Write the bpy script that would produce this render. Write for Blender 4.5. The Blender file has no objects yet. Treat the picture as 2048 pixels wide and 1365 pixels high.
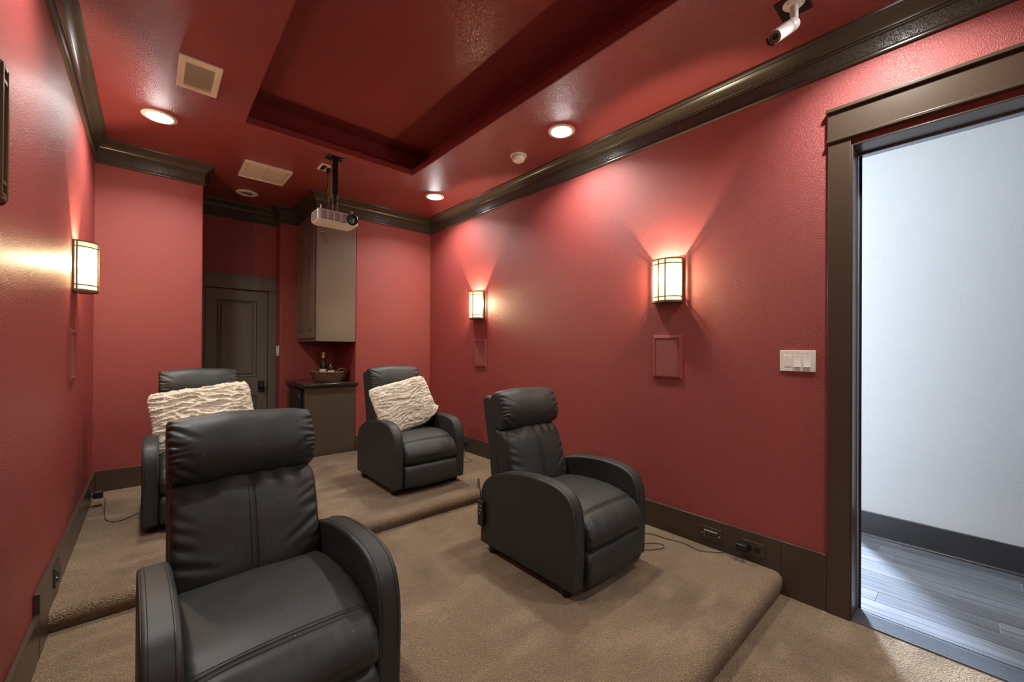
import bpy, bmesh, math, random
from mathutils import Vector, Matrix, noise
D = bpy.data
C = bpy.context.scene.collection
PI = math.pi

# ------------------------------------------------------------------ camera
FPX, YAW, PITCH, ROLL, CY, CZ = 810.698, .7262, .0034, .0060, 695.4841, 1.385
R_ = Vector((math.cos(YAW), -math.sin(YAW), 0)); F_ = Vector((math.sin(YAW), math.cos(YAW), 0)); U_ = Vector((0, 0, 1))
F2 = F_*math.cos(PITCH)+U_*math.sin(PITCH); U2 = U_*math.cos(PITCH)-F_*math.sin(PITCH)
RR = R_*math.cos(ROLL)+U2*math.sin(ROLL); UU = U2*math.cos(ROLL)-R_*math.sin(ROLL)
cam = D.objects.new('camera', D.cameras.new('camera')); C.objects.link(cam)
m = Matrix.Identity(4)
for i in range(3):
    m[i][0] = RR[i]; m[i][1] = UU[i]; m[i][2] = -F2[i]
m[2][3] = CZ
cam.matrix_world = m
cam.data.sensor_width = 36; cam.data.lens = FPX/2048*36; cam.data.shift_y = (CY-682.5)/2048
cam.data.clip_start = .02
bpy.context.scene.camera = cam

# ------------------------------------------------------------------ world, exposure
w = D.worlds.new('world'); bpy.context.scene.world = w; w.use_nodes = True
w.node_tree.nodes['Background'].inputs[0].default_value = (.8, .85, 1, 1)
w.node_tree.nodes['Background'].inputs[1].default_value = .02
vs = bpy.context.scene.view_settings
vs.view_transform = 'Standard'; vs.look = 'None'; vs.gamma = 1; vs.use_curve_mapping = False
vs.exposure = 0.08

# ------------------------------------------------------------------ room numbers (metres)
XL, XR, YB, YF = -.351, 2.70, 4.65, -2.4
ZT, ZC = 3.046, 2.861                 # ceiling, underside of the crown moulding
Z1, Z2 = .121, .212                   # the two carpeted platforms
Y1, Y2 = .705, 2.675                  # their front edges
TX0, TX1, TY0, TY1 = .505, 1.861, -.9, 3.56   # tray opening
DOWN = [(.03, 3.88), (2.30, 3.88), (2.32, 2.06), (.03, 2.06), (2.32, .24), (.03, -1.58), (2.32, -1.58)]
P_DOWN, P_HALL, P_HALLFILL = 15.5, 600.0, 9.0
E_SCONCE, P_SCONCE = 0.95, 56.0

def area(name, loc, size, power, col, rot=(0, 0, 0), spread=PI, shape='DISK'):
    l = D.lights.new(name, 'AREA'); l.shape = shape; l.size = size; l.energy = power; l.color = col; l.spread = spread
    if shape == 'RECTANGLE': l.size, l.size_y = size, size
    o = D.objects.new(name, l); C.objects.link(o); o.location = loc; o.rotation_euler = rot
    return o
area('unseen_hall_light', (5.5, 1.52, 2.55), .34, P_HALL, (.60, .75, 1.0), rot=(0, math.radians(55), math.radians(23)))
area('unseen_hall_light', (3.30, 1.9, 3.02), .5, P_HALLFILL, (.93, .96, 1.0))  # added fill lamp out of view, lightens the hall floor and wall

# ------------------------------------------------------------------ materials
def mat(name, col, rough=.5, spec=.5, metal=0, bump=None, vary=None, emis=None, coat=0, sheen=0, trans=0):
    m = D.materials.new(name); m.use_nodes = True
    nt = m.node_tree; b = nt.nodes['Principled BSDF']
    b.inputs['Base Color'].default_value = (*col, 1); b.inputs['Roughness'].default_value = rough
    b.inputs['Metallic'].default_value = metal; b.inputs['Specular IOR Level'].default_value = spec
    b.inputs['Coat Weight'].default_value = coat; b.inputs['Coat Roughness'].default_value = min(rough, .30) if coat and rough > .2 else .05; b.inputs['Sheen Weight'].default_value = sheen
    b.inputs['Transmission Weight'].default_value = trans
    tc = nt.nodes.new('ShaderNodeTexCoord')
    def tex(scale, detail=2, kind='N', stretch=None):
        if stretch:
            mp = nt.nodes.new('ShaderNodeMapping'); mp.inputs['Scale'].default_value = stretch
            nt.links.new(tc.outputs['Object'], mp.inputs[0]); src = mp.outputs[0]
        else: src = tc.outputs['Object']
        n = nt.nodes.new('ShaderNodeTexNoise' if kind == 'N' else 'ShaderNodeTexVoronoi')
        n.inputs['Scale'].default_value = scale
        if kind == 'N': n.inputs['Detail'].default_value = detail
        nt.links.new(src, n.inputs['Vector'])
        return n.outputs[0]
    prev = None
    for bp in (bump or []):
        scale, dist, strength = bp[:3]; kind = bp[3] if len(bp) > 3 else 'N'; st = bp[4] if len(bp) > 4 else None
        h = tex(scale, 3, kind, st)
        if len(bp) > 5:
            r = nt.nodes.new('ShaderNodeMapRange'); r.inputs[1].default_value, r.inputs[2].default_value = bp[5]
            r.interpolation_type = 'SMOOTHSTEP'; nt.links.new(h, r.inputs[0]); h = r.outputs[0]
        n = nt.nodes.new('ShaderNodeBump'); n.inputs['Distance'].default_value = dist; n.inputs['Strength'].default_value = strength
        nt.links.new(h, n.inputs['Height'])
        if prev: nt.links.new(prev, n.inputs['Normal'])
        prev = n.outputs[0]
    if prev:
        nt.links.new(prev, b.inputs['Normal']); nt.links.new(prev, b.inputs['Coat Normal'])
    if vary:
        src = None
        for (c2, scale, lo, hi, *st) in vary:
            f = tex(scale, 4, st[1] if len(st) > 1 else 'N', st[0] if st else None)
            r = nt.nodes.new('ShaderNodeMapRange'); r.inputs[1].default_value = lo; r.inputs[2].default_value = hi
            nt.links.new(f, r.inputs[0])
            mx = nt.nodes.new('ShaderNodeMix'); mx.data_type = 'RGBA'
            mx.inputs[6].default_value = (*col, 1); mx.inputs[7].default_value = (*c2, 1)
            if src: nt.links.new(src, mx.inputs[6])
            nt.links.new(r.outputs[0], mx.inputs[0]); src = mx.outputs[2]
        nt.links.new(src, b.inputs['Base Color'])
    if emis:
        b.inputs['Emission Color'].default_value = (*emis[0], 1); b.inputs['Emission Strength'].default_value = emis[1]
    return m
OP = [(200, .0022, .52, 'N', None, (.38, .68)), (60, .0015, .22)]
M = {}
M['wall'] = mat('red_wall_paint', (.315, .061, .055), .40, .5, bump=OP)
M['ceil'] = mat('red_ceiling_paint', (.34, .031, .030), .31, 1.0, coat=.6, bump=[(150, .0034, 1, 'N', None, (.40, .66)), (60, .0015, .25)])
M['trim'] = mat('brown_trim_paint', (.066, .044, .029), .30, .5, bump=[(14, .0006, .3)])
M['crown'] = mat('crown_paint', (.066, .052, .036), .24, .5, bump=[(14, .0006, .3)])
M['frieze'] = mat('brown_textured_paint', (.085, .070, .052), .25, .6, bump=[(230, .0045, 1, 'N', None, (.50, .68))])
M['carpet'] = mat('tan_carpet', (.30, .207, .115), .95, .1, sheen=.15,
    bump=[(170, .007, 1, 'V'), (55, .004, .6), (5, .012, .35)],
    vary=[((.165, .108, .060), 3.0, .45, .64, (1, .55, 1)), ((.41, .30, .18), 5.5, .50, .70, (.6, 1.4, 1)), ((.15, .10, .065), 190, .50, .66), ((.40, .31, .21), 150, .54, .70), ((.16, .112, .068), 210, .35, .95, None, 'V')])
M['leather'] = mat('black_leather', (.025, .0275, .025), .52, .5, bump=[(320, .0004, .3, 'V'), (26, .0015, .25)])
M['leather2'] = mat('black_leather_panel', (.018, .018, .016), .5, .4, bump=[(260, .0006, .4, 'V')])
M['thread'] = mat('dark_thread', (.006, .005, .005), .7)
M['blackplastic'] = mat('black_plastic', (.012, .012, .013), .35)
M['fur'] = mat('cream_fur', (.88, .84, .69), .95, .1, sheen=.4, bump=[(260, .006, 1), (90, .006, .7)],
    vary=[((.50, .42, .32), 55, .50, .72, (1, 1, 2.2)), ((.88, .80, .68), 9, .5, .7)])
M['almond'] = mat('almond_plastic', (.86, .87, .72), .4)
M['ivory'] = mat('ivory_plastic', (.88, .87, .79), .35)
M['white'] = mat('white_plastic', (.80, .79, .76), .35)
M['projwhite'] = mat('projector_shell', (.82, .81, .76), .35)
M['slot'] = mat('dark_slot', (.02, .018, .015), .8)
M['louvre'] = mat('vent_louvre', (.82, .82, .67), .45); M['ventback'] = mat('vent_backing', (.34, .30, .20), .7)
M['lens'] = mat('lit_lens', (1, 1, 1), .5, emis=((1, .985, .95), 55))
M['reflector'] = mat('chrome_reflector', (.9, .9, .88), .15, metal=1)
M['grey'] = mat('unlit_grey_lens', (.22, .21, .20), .4)
M['glow'] = mat('lit_cream_glass', (1, .93, .75), .4, emis=((1, .86, .56), E_SCONCE))
gm = M['glow']; nt = gm.node_tree; out = nt.nodes['Material Output']; tr = nt.nodes.new('ShaderNodeBsdfTransparent'); tr.inputs[0].default_value = (1, .9, .72, 1)
mx = nt.nodes.new('ShaderNodeMixShader'); mx.inputs[0].default_value = .24; nt.links.new(nt.nodes['Principled BSDF'].outputs[0], mx.inputs[1]); nt.links.new(tr.outputs[0], mx.inputs[2]); nt.links.new(mx.outputs[0], out.inputs[0])
M['dullglass'] = mat('unlit_amber_glass', (.34, .30, .16), .12, .8, coat=.6, vary=[((.50, .28, .10), 14, .55, .7, (1, 1, .3))])
M['bronze'] = mat('bronze_metal', (.22, .18, .10), .42, metal=.5)
M['black'] = mat('black_metal', (.012, .012, .013), .4, metal=.3)
M['steel'] = mat('steel', (.62, .62, .62), .28, metal=1)
M['alu'] = mat('grey_aluminium', (.30, .33, .37), .35, metal=.7)
M['rubber'] = mat('grey_threshold', (.085, .092, .105), .5, bump=[(420, .002, .8, 'N', (1, .02, .02))])
M['greenglass'] = mat('green_lens_glass', (.01, .13, .085), .10, .9, coat=1)
M['granite'] = mat('dark_granite', (.022, .018, .015), .12, .6, vary=[((.16, .13, .10), 130, .56, .72)])
M['wicker'] = mat('brown_wicker', (.11, .062, .034), .5, bump=[(160, .003, .8)], vary=[((.24, .15, .09), 60, .5, .7)])
M['bottle'] = mat('dark_bottle_glass', (.008, .008, .006), .06, .7, coat=.6)
M['label'] = mat('cream_bottle_label', (.62, .56, .46), .7)
M['capsule'] = mat('pale_capsule', (.50, .47, .33), .4)
M['hallwall'] = mat('pale_grey_wall_paint', (.56, .54, .50), .5, .4, bump=[(150, .0018, .30, 'N', None, (.38, .68))])
M['hallbase'] = mat('charcoal_baseboard_paint', (.036, .034, .033), .3)
M['redplastic'] = mat('red_painted_grille', (.31, .088, .082), .5, bump=[(900, .0004, .6)])
M['redframe'] = mat('red_painted_frame', (.30, .066, .060), .42)
M['platebrown'] = mat('brown_plate', (.058, .044, .031), .38)
M['cord'] = mat('dark_cord', (.018, .014, .012), .5)
M['cordgrey'] = mat('grey_cord', (.30, .27, .24), .4)
M['cabinet'] = mat('brown_cabinet_paint_lit', (.16, .130, .092), .30, .5, bump=[(14, .0006, .25)])  # lighter than the base cabinet: sconce reflection put into the colour
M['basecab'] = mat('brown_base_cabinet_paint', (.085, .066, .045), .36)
M['door'] = mat('dark_door_paint', (.135, .120, .092), .42)
PLK = [mat('grey_plank_a', (.15, .155, .165), .33, .5, bump=[(60, .0006, .1, 'N', (1, .06, 1))], vary=[((.085, .088, .095), 26, .45, .7, (1, .07, 1)), ((.21, .215, .23), 70, .5, .7, (1, .05, 1))]),
       mat('grey_plank_b', (.125, .128, .138), .33, .5, bump=[(60, .0006, .1, 'N', (1, .06, 1))], vary=[((.07, .07, .077), 22, .45, .7, (1, .07, 1)), ((.18, .185, .2), 70, .5, .7, (1, .05, 1))]),
       mat('grey_plank_c', (.175, .18, .19), .33, .5, bump=[(60, .0006, .1, 'N', (1, .06, 1))], vary=[((.10, .105, .115), 30, .45, .7, (1, .07, 1)), ((.23, .235, .25), 80, .5, .7, (1, .05, 1))])]

# ------------------------------------------------------------------ helpers
def obj(name, bm, m, parent=None, smooth=False, bevel=0, loc=None, angle=None):
    me = D.meshes.new(name); bmesh.ops.recalc_face_normals(bm, faces=bm.faces); bm.to_mesh(me); bm.free()
    if isinstance(m, str): m = M[m]
    me.materials.append(m)
    o = D.objects.new(name, me); C.objects.link(o)
    if parent is not None: o.parent = parent
    if loc: o.location = loc
    if smooth:
        for p in me.polygons: p.use_smooth = True
        if angle:
            me.set_sharp_from_angle(angle=math.radians(angle))
    if bevel:
        b = o.modifiers.new('bevel', 'BEVEL'); b.width = bevel; b.segments = 3; b.limit_method = 'ANGLE'; b.angle_limit = math.radians(40)
        b.harden_normals = False
        for p in me.polygons: p.use_smooth = True
        me.set_sharp_from_angle(angle=math.radians(50))
    return o
def empty(name, loc=(0, 0, 0), rz=0, parent=None):
    o = D.objects.new(name, None); C.objects.link(o); o.location = loc; o.rotation_euler = (0, 0, rz); o.empty_display_size = .1
    if parent: o.parent = parent
    return o
def tag(o, label, cat, group=None, kind=None):
    o['label'] = label; o['category'] = cat
    if group: o['group'] = group
    if kind: o['kind'] = kind
    return o
def struct(o, label=None):
    o['kind'] = 'structure'
    if label: o['label'] = label
    return o
def box(bm, x0, x1, y0, y1, z0, z1):
    v = [bm.verts.new(p) for p in ((x0, y0, z0), (x1, y0, z0), (x1, y1, z0), (x0, y1, z0), (x0, y0, z1), (x1, y0, z1), (x1, y1, z1), (x0, y1, z1))]
    for f in ((0, 3, 2, 1), (4, 5, 6, 7), (0, 1, 5, 4), (1, 2, 6, 5), (2, 3, 7, 6), (3, 0, 4, 7)): bm.faces.new([v[i] for i in f])
    return bm
def boxes(*bs):
    bm = bmesh.new()
    for b in bs: box(bm, *b)
    return bm
def lathe(prof, seg=32, bm=None, mtx=None, cap=True):
    bm = bm or bmesh.new(); rings = []
    for r, z in prof:
        rings.append([bm.verts.new((r*math.cos(2*PI*i/seg), r*math.sin(2*PI*i/seg), z)) for i in range(seg)])
    for a, b in zip(rings, rings[1:]):
        for i in range(seg): bm.faces.new((a[i], a[(i+1) % seg], b[(i+1) % seg], b[i]))
    if cap:
        if prof[0][0] > 1e-5: bm.faces.new(rings[0][::-1])
        if prof[-1][0] > 1e-5: bm.faces.new(rings[-1])
    if mtx is not None:
        for ring in rings:
            for v in ring: v.co = mtx @ v.co
    return bm
def catmull(pts, n, closed=False):
    P = [Vector(p) for p in pts]; out = []; N = len(P)
    segs = N if closed else N-1
    for i in range(segs):
        if closed: a, b, c, d = P[(i-1) % N], P[i], P[(i+1) % N], P[(i+2) % N]
        else: a, b, c, d = P[max(i-1, 0)], P[i], P[i+1], P[min(i+2, N-1)]
        for k in range(n):
            t = k/n
            out.append(.5*((2*b)+(c-a)*t+(2*a-5*b+4*c-d)*t*t+(3*b-a-3*c+d)*t**3))
    if not closed: out.append(P[-1])
    return out
def tube(pts, r, seg=8, bm=None, closed=False, cap=True):
    bm = bm or bmesh.new(); P = [Vector(p) for p in pts]; rings = []; n = len(P); up = Vector((0, 0, 1))
    for i, p in enumerate(P):
        if closed: t = P[(i+1) % n]-P[i-1]
        else: t = P[min(i+1, n-1)]-P[max(i-1, 0)]
        t.normalize()
        a = t.cross(up)
        if a.length < .05: a = t.cross(Vector((1, 0, 0)))
        a.normalize(); b = t.cross(a)
        rr = r(i/(n-1)) if callable(r) else r
        rings.append([bm.verts.new(p+a*rr*math.cos(2*PI*k/seg)+b*rr*math.sin(2*PI*k/seg)) for k in range(seg)])
    rg = list(zip(rings, rings[1:]+([rings[0]] if closed else [])))
    if closed: rg = list(zip(rings, rings[1:]+[rings[0]]))
    for a, b in rg:
        for i in range(seg): bm.faces.new((a[i], a[(i+1) % seg], b[(i+1) % seg], b[i]))
    if cap and not closed: bm.faces.new(rings[0][::-1]); bm.faces.new(rings[-1])
    return bm
def prism(poly, axis, a0, a1, bm=None):
    """extrude a 2-D polygon along an axis; poly is given in the other two axes in x,y,z order"""
    bm = bm or bmesh.new()
    def P(p, a):
        return {'x': (a, p[0], p[1]), 'y': (p[0], a, p[1]), 'z': (p[0], p[1], a)}[axis]
    A = [bm.verts.new(P(p, a0)) for p in poly]; B = [bm.verts.new(P(p, a1)) for p in poly]
    n = len(poly)
    for i in range(n): bm.faces.new((A[i], A[(i+1) % n], B[(i+1) % n], B[i]))
    bm.faces.new(A[::-1]); bm.faces.new(B)
    return bm
def copy_tree(o, parent=None):
    c = o.copy(); C.objects.link(c); c.parent = parent
    for ch in [k for k in D.objects if k.parent == o and k is not c]:
        if not ch.get('_nocopy'): copy_tree(ch, c)
    return c

# ------------------------------------------------------------------ shell
T = .12
struct(obj('floor', boxes((XL-T, XR+.115, YF-T, Y1+.1, -.1, 0)), 'carpet'))
def platform(yf, yb, zb, zt, x0=XL-.02, x1=XR+.02):
    r = .045; pr = [(yf+.012, zb-.02), (yf+.004, zb+.015), (yf-.004, zb+.03), (yf-.008, zt-r)]
    for i in range(1, 9):
        a = i/8*PI/2; pr.append((yf-.008+r-r*math.cos(a), zt-r+r*math.sin(a)))
    pr += [(yf+.12, zt+.001), (yf+.3, zt), (yb, zt), (yb, zb-.02)]
    return prism(pr, 'x', x0, x1)
struct(obj('floor', platform(Y1, Y2+.1, 0, Z1), 'carpet', smooth=True, angle=50))
bm = platform(Y2, 5.75, Z1, Z2); struct(obj('floor', bm, 'carpet', smooth=True, angle=50))

struct(obj('wall_left', boxes((XL-T, XL, YF-T, YB+T, -.1, 3.5)), 'wall'))
struct(obj('wall_back_left', boxes((XL-T, .343, YB, YB+T, 0, 3.2)), 'wall', bevel=.012))
struct(obj('wall_alcove_left', boxes((.343-T, .342, YB+.02, 5.76, 0, 3.2)), 'wall'))
struct(obj('wall_alcove_back', boxes((.343-T, 1.14, 5.62, 5.76, 0, 3.2)), 'wall'))
struct(obj('wall_alcove_right', boxes((1.128, 1.76, 5.41, 5.76, 0, 3.2)), 'wall', bevel=.014))
struct(obj('wall_back_right', boxes((1.737, XR+T, YB, 5.76, 0, 3.2)), 'wall', bevel=.010))
struct(obj('wall_right', boxes((XR, XR+T, .405, YB+T, -.1, 3.5), (XR, XR+T, YF-T, -.56, -.1, 3.5), (XR, XR+T, -.56, .405, 2.46, 3.5)), 'wall'))
struct(obj('wall_front', boxes((XL-T, XR+T, YF-T, YF, -.1, 3.5)), 'wall'))
# ceiling: lower ring with a lip, cavity walls set back, upper panel
bm = bmesh.new()
outer = [(XL-T, YF-T), (XR+T, YF-T), (XR+T, 5.76), (XL-T, 5.76)]
inner = [(TX0, TY0), (TX1, TY0), (TX1, TY1), (TX0, TY1)]
for z in (ZT, ZT+.065):
    o_ = [bm.verts.new((*p, z)) for p in outer]; i_ = [bm.verts.new((*p, z)) for p in inner]
    for k in range(4): bm.faces.new((o_[k], o_[(k+1) % 4], i_[(k+1) % 4], i_[k]))
    if z == ZT: lo = (o_, i_)
for k in range(4):
    bm.faces.new((lo[1][k], lo[1][(k+1) % 4], i_[(k+1) % 4], i_[k]))
    bm.faces.new((lo[0][k], lo[0][(k+1) % 4], o_[(k+1) % 4], o_[k]))
struct(obj('ceiling', bm, 'ceil', bevel=.008))
s = .19
bm = boxes((TX0-s-.1, TX0-s, TY0-s, TY1+s, ZT+.06, 3.334), (TX1+s, TX1+s+.1, TY0-s, TY1+s, ZT+.06, 3.334),
           (TX0-s-.1, TX1+s+.1, TY0-s-.1, TY0-s, ZT+.06, 3.334), (TX0-s-.1, TX1+s+.1, TY1+s, TY1+s+.1, ZT+.06, 3.334),
           (TX0-s-.1, TX1+s+.1, TY0-s-.1, TY1+s+.1, 3.334, 3.44))
struct(obj('ceiling', bm, 'ceil'))

# crown moulding: profile swept along each straight run with mitred ends
PATH = [(XL, YF), (XL, YB), (.343, YB), (.343, 5.62), (1.128, 5.62), (1.128, 5.41), (1.316, 5.41), (1.316, YB), (XR, YB), (XR, YF)]
CROWN = [(0, -.185), (.011, -.185), (.016, -.180), (.016, -.174), (.011, -.170), (.014, -.166), (.010, -.161), (.0065, -.160), (.0065, -.090), (.011, -.089), (.015, -.085), (.015, -.080),
         (.012, -.077), (.020, -.074), (.022, -.064), (.030, -.054), (.040, -.043), (.050, -.035), (.060, -.030), (.064, -.027), (.064, -.022), (.070, -.018), (.076, -.013), (.078, -.006), (.078, 0), (0, 0)]
def sweep(run, prof, zref, name, m, parent=None, path=PATH):
    n = len(path); A, B = Vector(path[run]), Vector(path[run+1])
    def nrm(i):
        a, b = Vector(path[i]), Vector(path[i+1]); d = (b-a).normalized(); return Vector((d.y, -d.x))
    n0 = nrm(run)
    def off(i, d):
        if i in (0, n-1): return n0*d
        a, b = nrm(i-1), nrm(i); return (a+b)*d/(1+a.dot(b))
    bm = bmesh.new()
    P0 = [bm.verts.new((*(A+off(run, d)), zref+z)) for d, z in prof]
    P1 = [bm.verts.new((*(B+off(run+1, d)), zref+z)) for d, z in prof]
    k = len(prof)
    for i in range(k): bm.faces.new((P0[i], P0[(i+1) % k], P1[(i+1) % k], P1[i]))
    bm.faces.new(P0); bm.faces.new(P1[::-1])
    return obj(name, bm, m, parent, smooth=True, angle=28)
for i in range(len(PATH)-1):
    o = struct(sweep(i, CROWN, ZT, 'trim_%d' % (i+1), 'crown'))
    if i != 6: sweep(i, [(.0, -.1595), (.0075, -.1595), (.0075, -.0905), (.0, -.0905)], ZT, 'frieze', 'frieze', o)

# baseboards
def baseboard(name, x0, x1, y0, y1, z0, z1, m='trim'):
    return struct(obj(name, boxes((x0, x1, y0, y1, z0, z1)), m, bevel=.003))
baseboard('baseboard_left', XL, XL+.020, 2.49, YB, Z1, .383)
baseboard('baseboard_left', XL, XL+.019, YF, 2.489, 0, .30)
baseboard('baseboard_back_left', XL+.02, .343, YB-.018, YB, Z2, .383)
baseboard('baseboard_back_right', 1.737, XR-.02, YB-.018, YB, Z2, .383)
baseboard('baseboard_right', XR-.020, XR, 2.50, YB, Z1, .383)
baseboard('baseboard_right', XR-.0195, XR, .7065, 2.4995, 0, .30)
baseboard('baseboard_right', XR-.0195, XR, .4975, .7055, 0, .30)

# ------------------------------------------------------------------ door in the alcove
d1 = struct(empty('door_1', (.43, 5.62, Z2)))
def dpart(name, bs, m='door', bevel=.002, parent=d1):
    return obj(name, boxes(*bs), m, parent, bevel=bevel)
# local x = X-.43, z = Z-.212
dpart('casing', [(-.085, .003, -.035, 0, 0, 1.845)]); dpart('casing', [(.612, .698, -.035, 0, 0, 1.845)])
dpart('head_casing', [(-.085, .698, -.040, 0, 1.845, 2.005), (-.087, .698, -.048, 0, 1.845, 1.862), (-.087, .698, -.050, 0, 1.995, 2.010)])
leaf = dpart('door_leaf', [(.006, .112, -.018, 0, .01, 1.835), (.500, .608, -.018, 0, .01, 1.835), (.11, .502, -.018, 0, 1.715, 1.835), (.11, .502, -.018, 0, .61, .82), (.11, .502, -.018, 0, .01, .16), (.11, .502, -.004, 0, .1, 1.75)])
def raised(x0, x1, z0, z1):
    bm = bmesh.new(); y = [-.005, -.014, -.006, -.014]; ins = [0, .012, .028, .05]
    rings = []
    for yy, i in zip(y, ins): rings.append([bm.verts.new(p) for p in ((x0+i, yy, z0+i), (x1-i, yy, z0+i), (x1-i, yy, z1-i), (x0+i, yy, z1-i))])
    for a, b in zip(rings, rings[1:]):
        for k in range(4): bm.faces.new((a[k], a[(k+1) % 4], b[(k+1) % 4], b[k]))
    bm.faces.new(rings[-1])
    return obj('door_panel', bm, 'door', d1)
raised(.112, .500, .82, 1.715); raised(.112, .500, .16, .61)
kn = obj('knob_plate', boxes((.512, .575, -.026, -.017, .640, .775)), 'blackplastic', d1, bevel=.002)
mt = Matrix.Translation((.545, -.026, .71)) @ Matrix.Rotation(PI/2, 4, 'X')
obj('door_knob', lathe([(0, -.0), (.012, 0), (.012, .025), (.026, .035), (.030, .05), (.024, .062), (0, .066)], 20, mtx=mt), 'black', kn, smooth=True)
obj('strike_plate', boxes((.609, .613, -.037, -.012, .66, .76)), 'black', d1)

# ------------------------------------------------------------------ doorway to the hall
d2 = struct(empty('door_2', (XR, 0, 0)))
def d2b(name, bs, m='trim', bevel=.0025, parent=None): return obj(name, boxes(*[(a-XR, b-XR, *r) for a, b, *r in bs]), m, parent or d2, bevel=bevel)
d2b('casing', [(XR-.022, XR, .403, .497, 0, 2.487)])
d2b('casing', [(XR-.022, XR, -.655, -.561, 0, 2.487)])
hc = d2b('head_casing', [(XR-.024, XR, -.66, .500, 2.497, 2.640)])
d2b('cap_moulding', [(XR-.040, XR, -.672, .505, 2.640, 2.658)], parent=hc)
d2b('bead_moulding', [(XR-.034, XR, -.665, .503, 2.484, 2.499)], parent=hc)
d2b('jamb', [(XR-.012, XR+.135, .395, .4045, 0, 2.45)]); d2b('jamb', [(XR-.012, XR+.135, -.56, -.551, 0, 2.45)])
d2b('head_jamb', [(XR-.012, XR+.135, -.551, .395, 2.442, 2.452)])
d2b('weather_strip', [(XR+.136, XR+.142, .389, .395, 0.02, 2.442)], 'alu'); d2b('weather_strip', [(XR+.125, XR+.142, -.551, .395, 2.430, 2.442)], 'alu')
d2b('door_stop', [(XR+.142, XR+.165, .388, .405, 0.0, 2.447)], 'alu'); d2b('door_stop', [(XR+.142, XR+.19, -.56, .39, 2.436, 2.450)], 'alu'); d2b('door_stop', [(XR+.142, XR+.19, -.56, -.54, 0, 2.447)], 'alu')
th = d2b('threshold', [(XR-.012, XR+.120, -.551, .395, -.004, .008)], 'rubber')
for k in range(14):
    x = XR-.004+k*.0085
    d2b('ridge', [(x, x+.004, -.55, .394, .008, .0098)], 'rubber', 0, th)
d2b('door_seal', [(XR+.120, XR+.134, -.551, .395, -.004, .004)], 'blackplastic', 0)
d2b('door_seal', [(XR+.139, XR+.150, .380, .389, 0.0, 2.44)], 'blackplastic', 0)
d2b('metal_sill', [(XR+.134, XR+.152, -.551, .395, -.004, .006)], 'rubber')

# ------------------------------------------------------------------ hall beyond
HX = 4.044
struct(obj('wall_hall_far', boxes((HX, HX+.1, -3, .64, -.1, 3.2)), 'hallwall'))
struct(obj('wall_room_beyond', boxes((6.6, 6.7, -.1, 3.2, -.1, 3.2), (HX+.1, 6.7, -.2, -.1, -.1, 3.2)), 'hallwall'))
struct(obj('floor_room_beyond', boxes((HX+.1, 6.7, -.2, 3.2, -.1, -.0055)), PLK[0] if 'PLK' in globals() else 'rubber'))
struct(obj('wall_hall_end', boxes((XR+T, 6.7, 3.1, 3.2, -.1, 3.2)), 'hallwall'))
struct(obj('wall_hall_near', boxes((XR+T, HX+.1, -3.1, -3, -.1, 3.2)), 'hallwall'))
struct(obj('wall_hall_door_side', boxes((XR+T, XR+T+.012, .45, 3.2, -.1, 3.2), (XR+T, XR+T+.012, -3, -.61, -.1, 3.2), (XR+T, XR+T+.012, -.61, .45, 2.5, 3.2)), 'hallwall'))
struct(obj('ceiling_hall', boxes((XR+T, 6.7, -3, 3.2, 3.05, 3.15)), 'hallwall'))
bb = struct(obj('baseboard_hall', boxes((HX-.018, HX, -3, .64, -.01, .176)), 'hallbase', bevel=.003))
qr = [(HX-.018, 0), (HX-.036, 0)]+[(HX-.018-.018*math.cos(a*PI/12), .018*math.sin(a*PI/12)) for a in range(1, 7)]
obj('quarter_round', prism(qr, 'y', -3, .64), 'hallbase', bb, smooth=True, angle=50)
hf = struct(obj('floor_hall', boxes((XR+.118, HX+.1, -3, 3.2, -.1, -.0055)), mat('plank_joint', (.75, .76, .78), .6)))
random.seed(4)
pm = {}
x = HX-.02; row = 0
while x > XR+.16:
    pw = .128; y = -1.35+random.random()*.6
    while y < 1.15:
        L = random.choice((.62, .9, 1.2))
        key = (L, random.randrange(3))
        if key not in pm:
            o = obj('plank', boxes((-pw+.0040, 0, 0, L-.003, 0, .0055)), PLK[key[1]], hf, bevel=0); pm[key] = o
            o.location = (x, y, -.0055)
        else:
            o = pm[key].copy(); C.objects.link(o); o.parent = hf; o.location = (x, y, -.0055)
        y += L
    x -= pw; row += 1

# white bounce screen added behind the viewer to reflect fill light
ps = tag(empty('bounce_screen', (1.17, YF, 1.35)), 'wide white bounce screen, unseen, added behind the viewer to brighten the room', 'screen')
obj('screen_cloth', boxes((-1.3, 1.3, .012, .03, -.75, .75)), mat('screen_cloth', (.85, .85, .86), .9, .1), ps)
obj('frame', boxes((-1.36, -1.3, 0, .04, -.81, .81), (1.3, 1.36, 0, .04, -.81, .81), (-1.3, 1.3, 0, .04, .75, .81), (-1.3, 1.3, 0, .04, -.81, -.75)), 'black', ps, bevel=.004)

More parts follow.
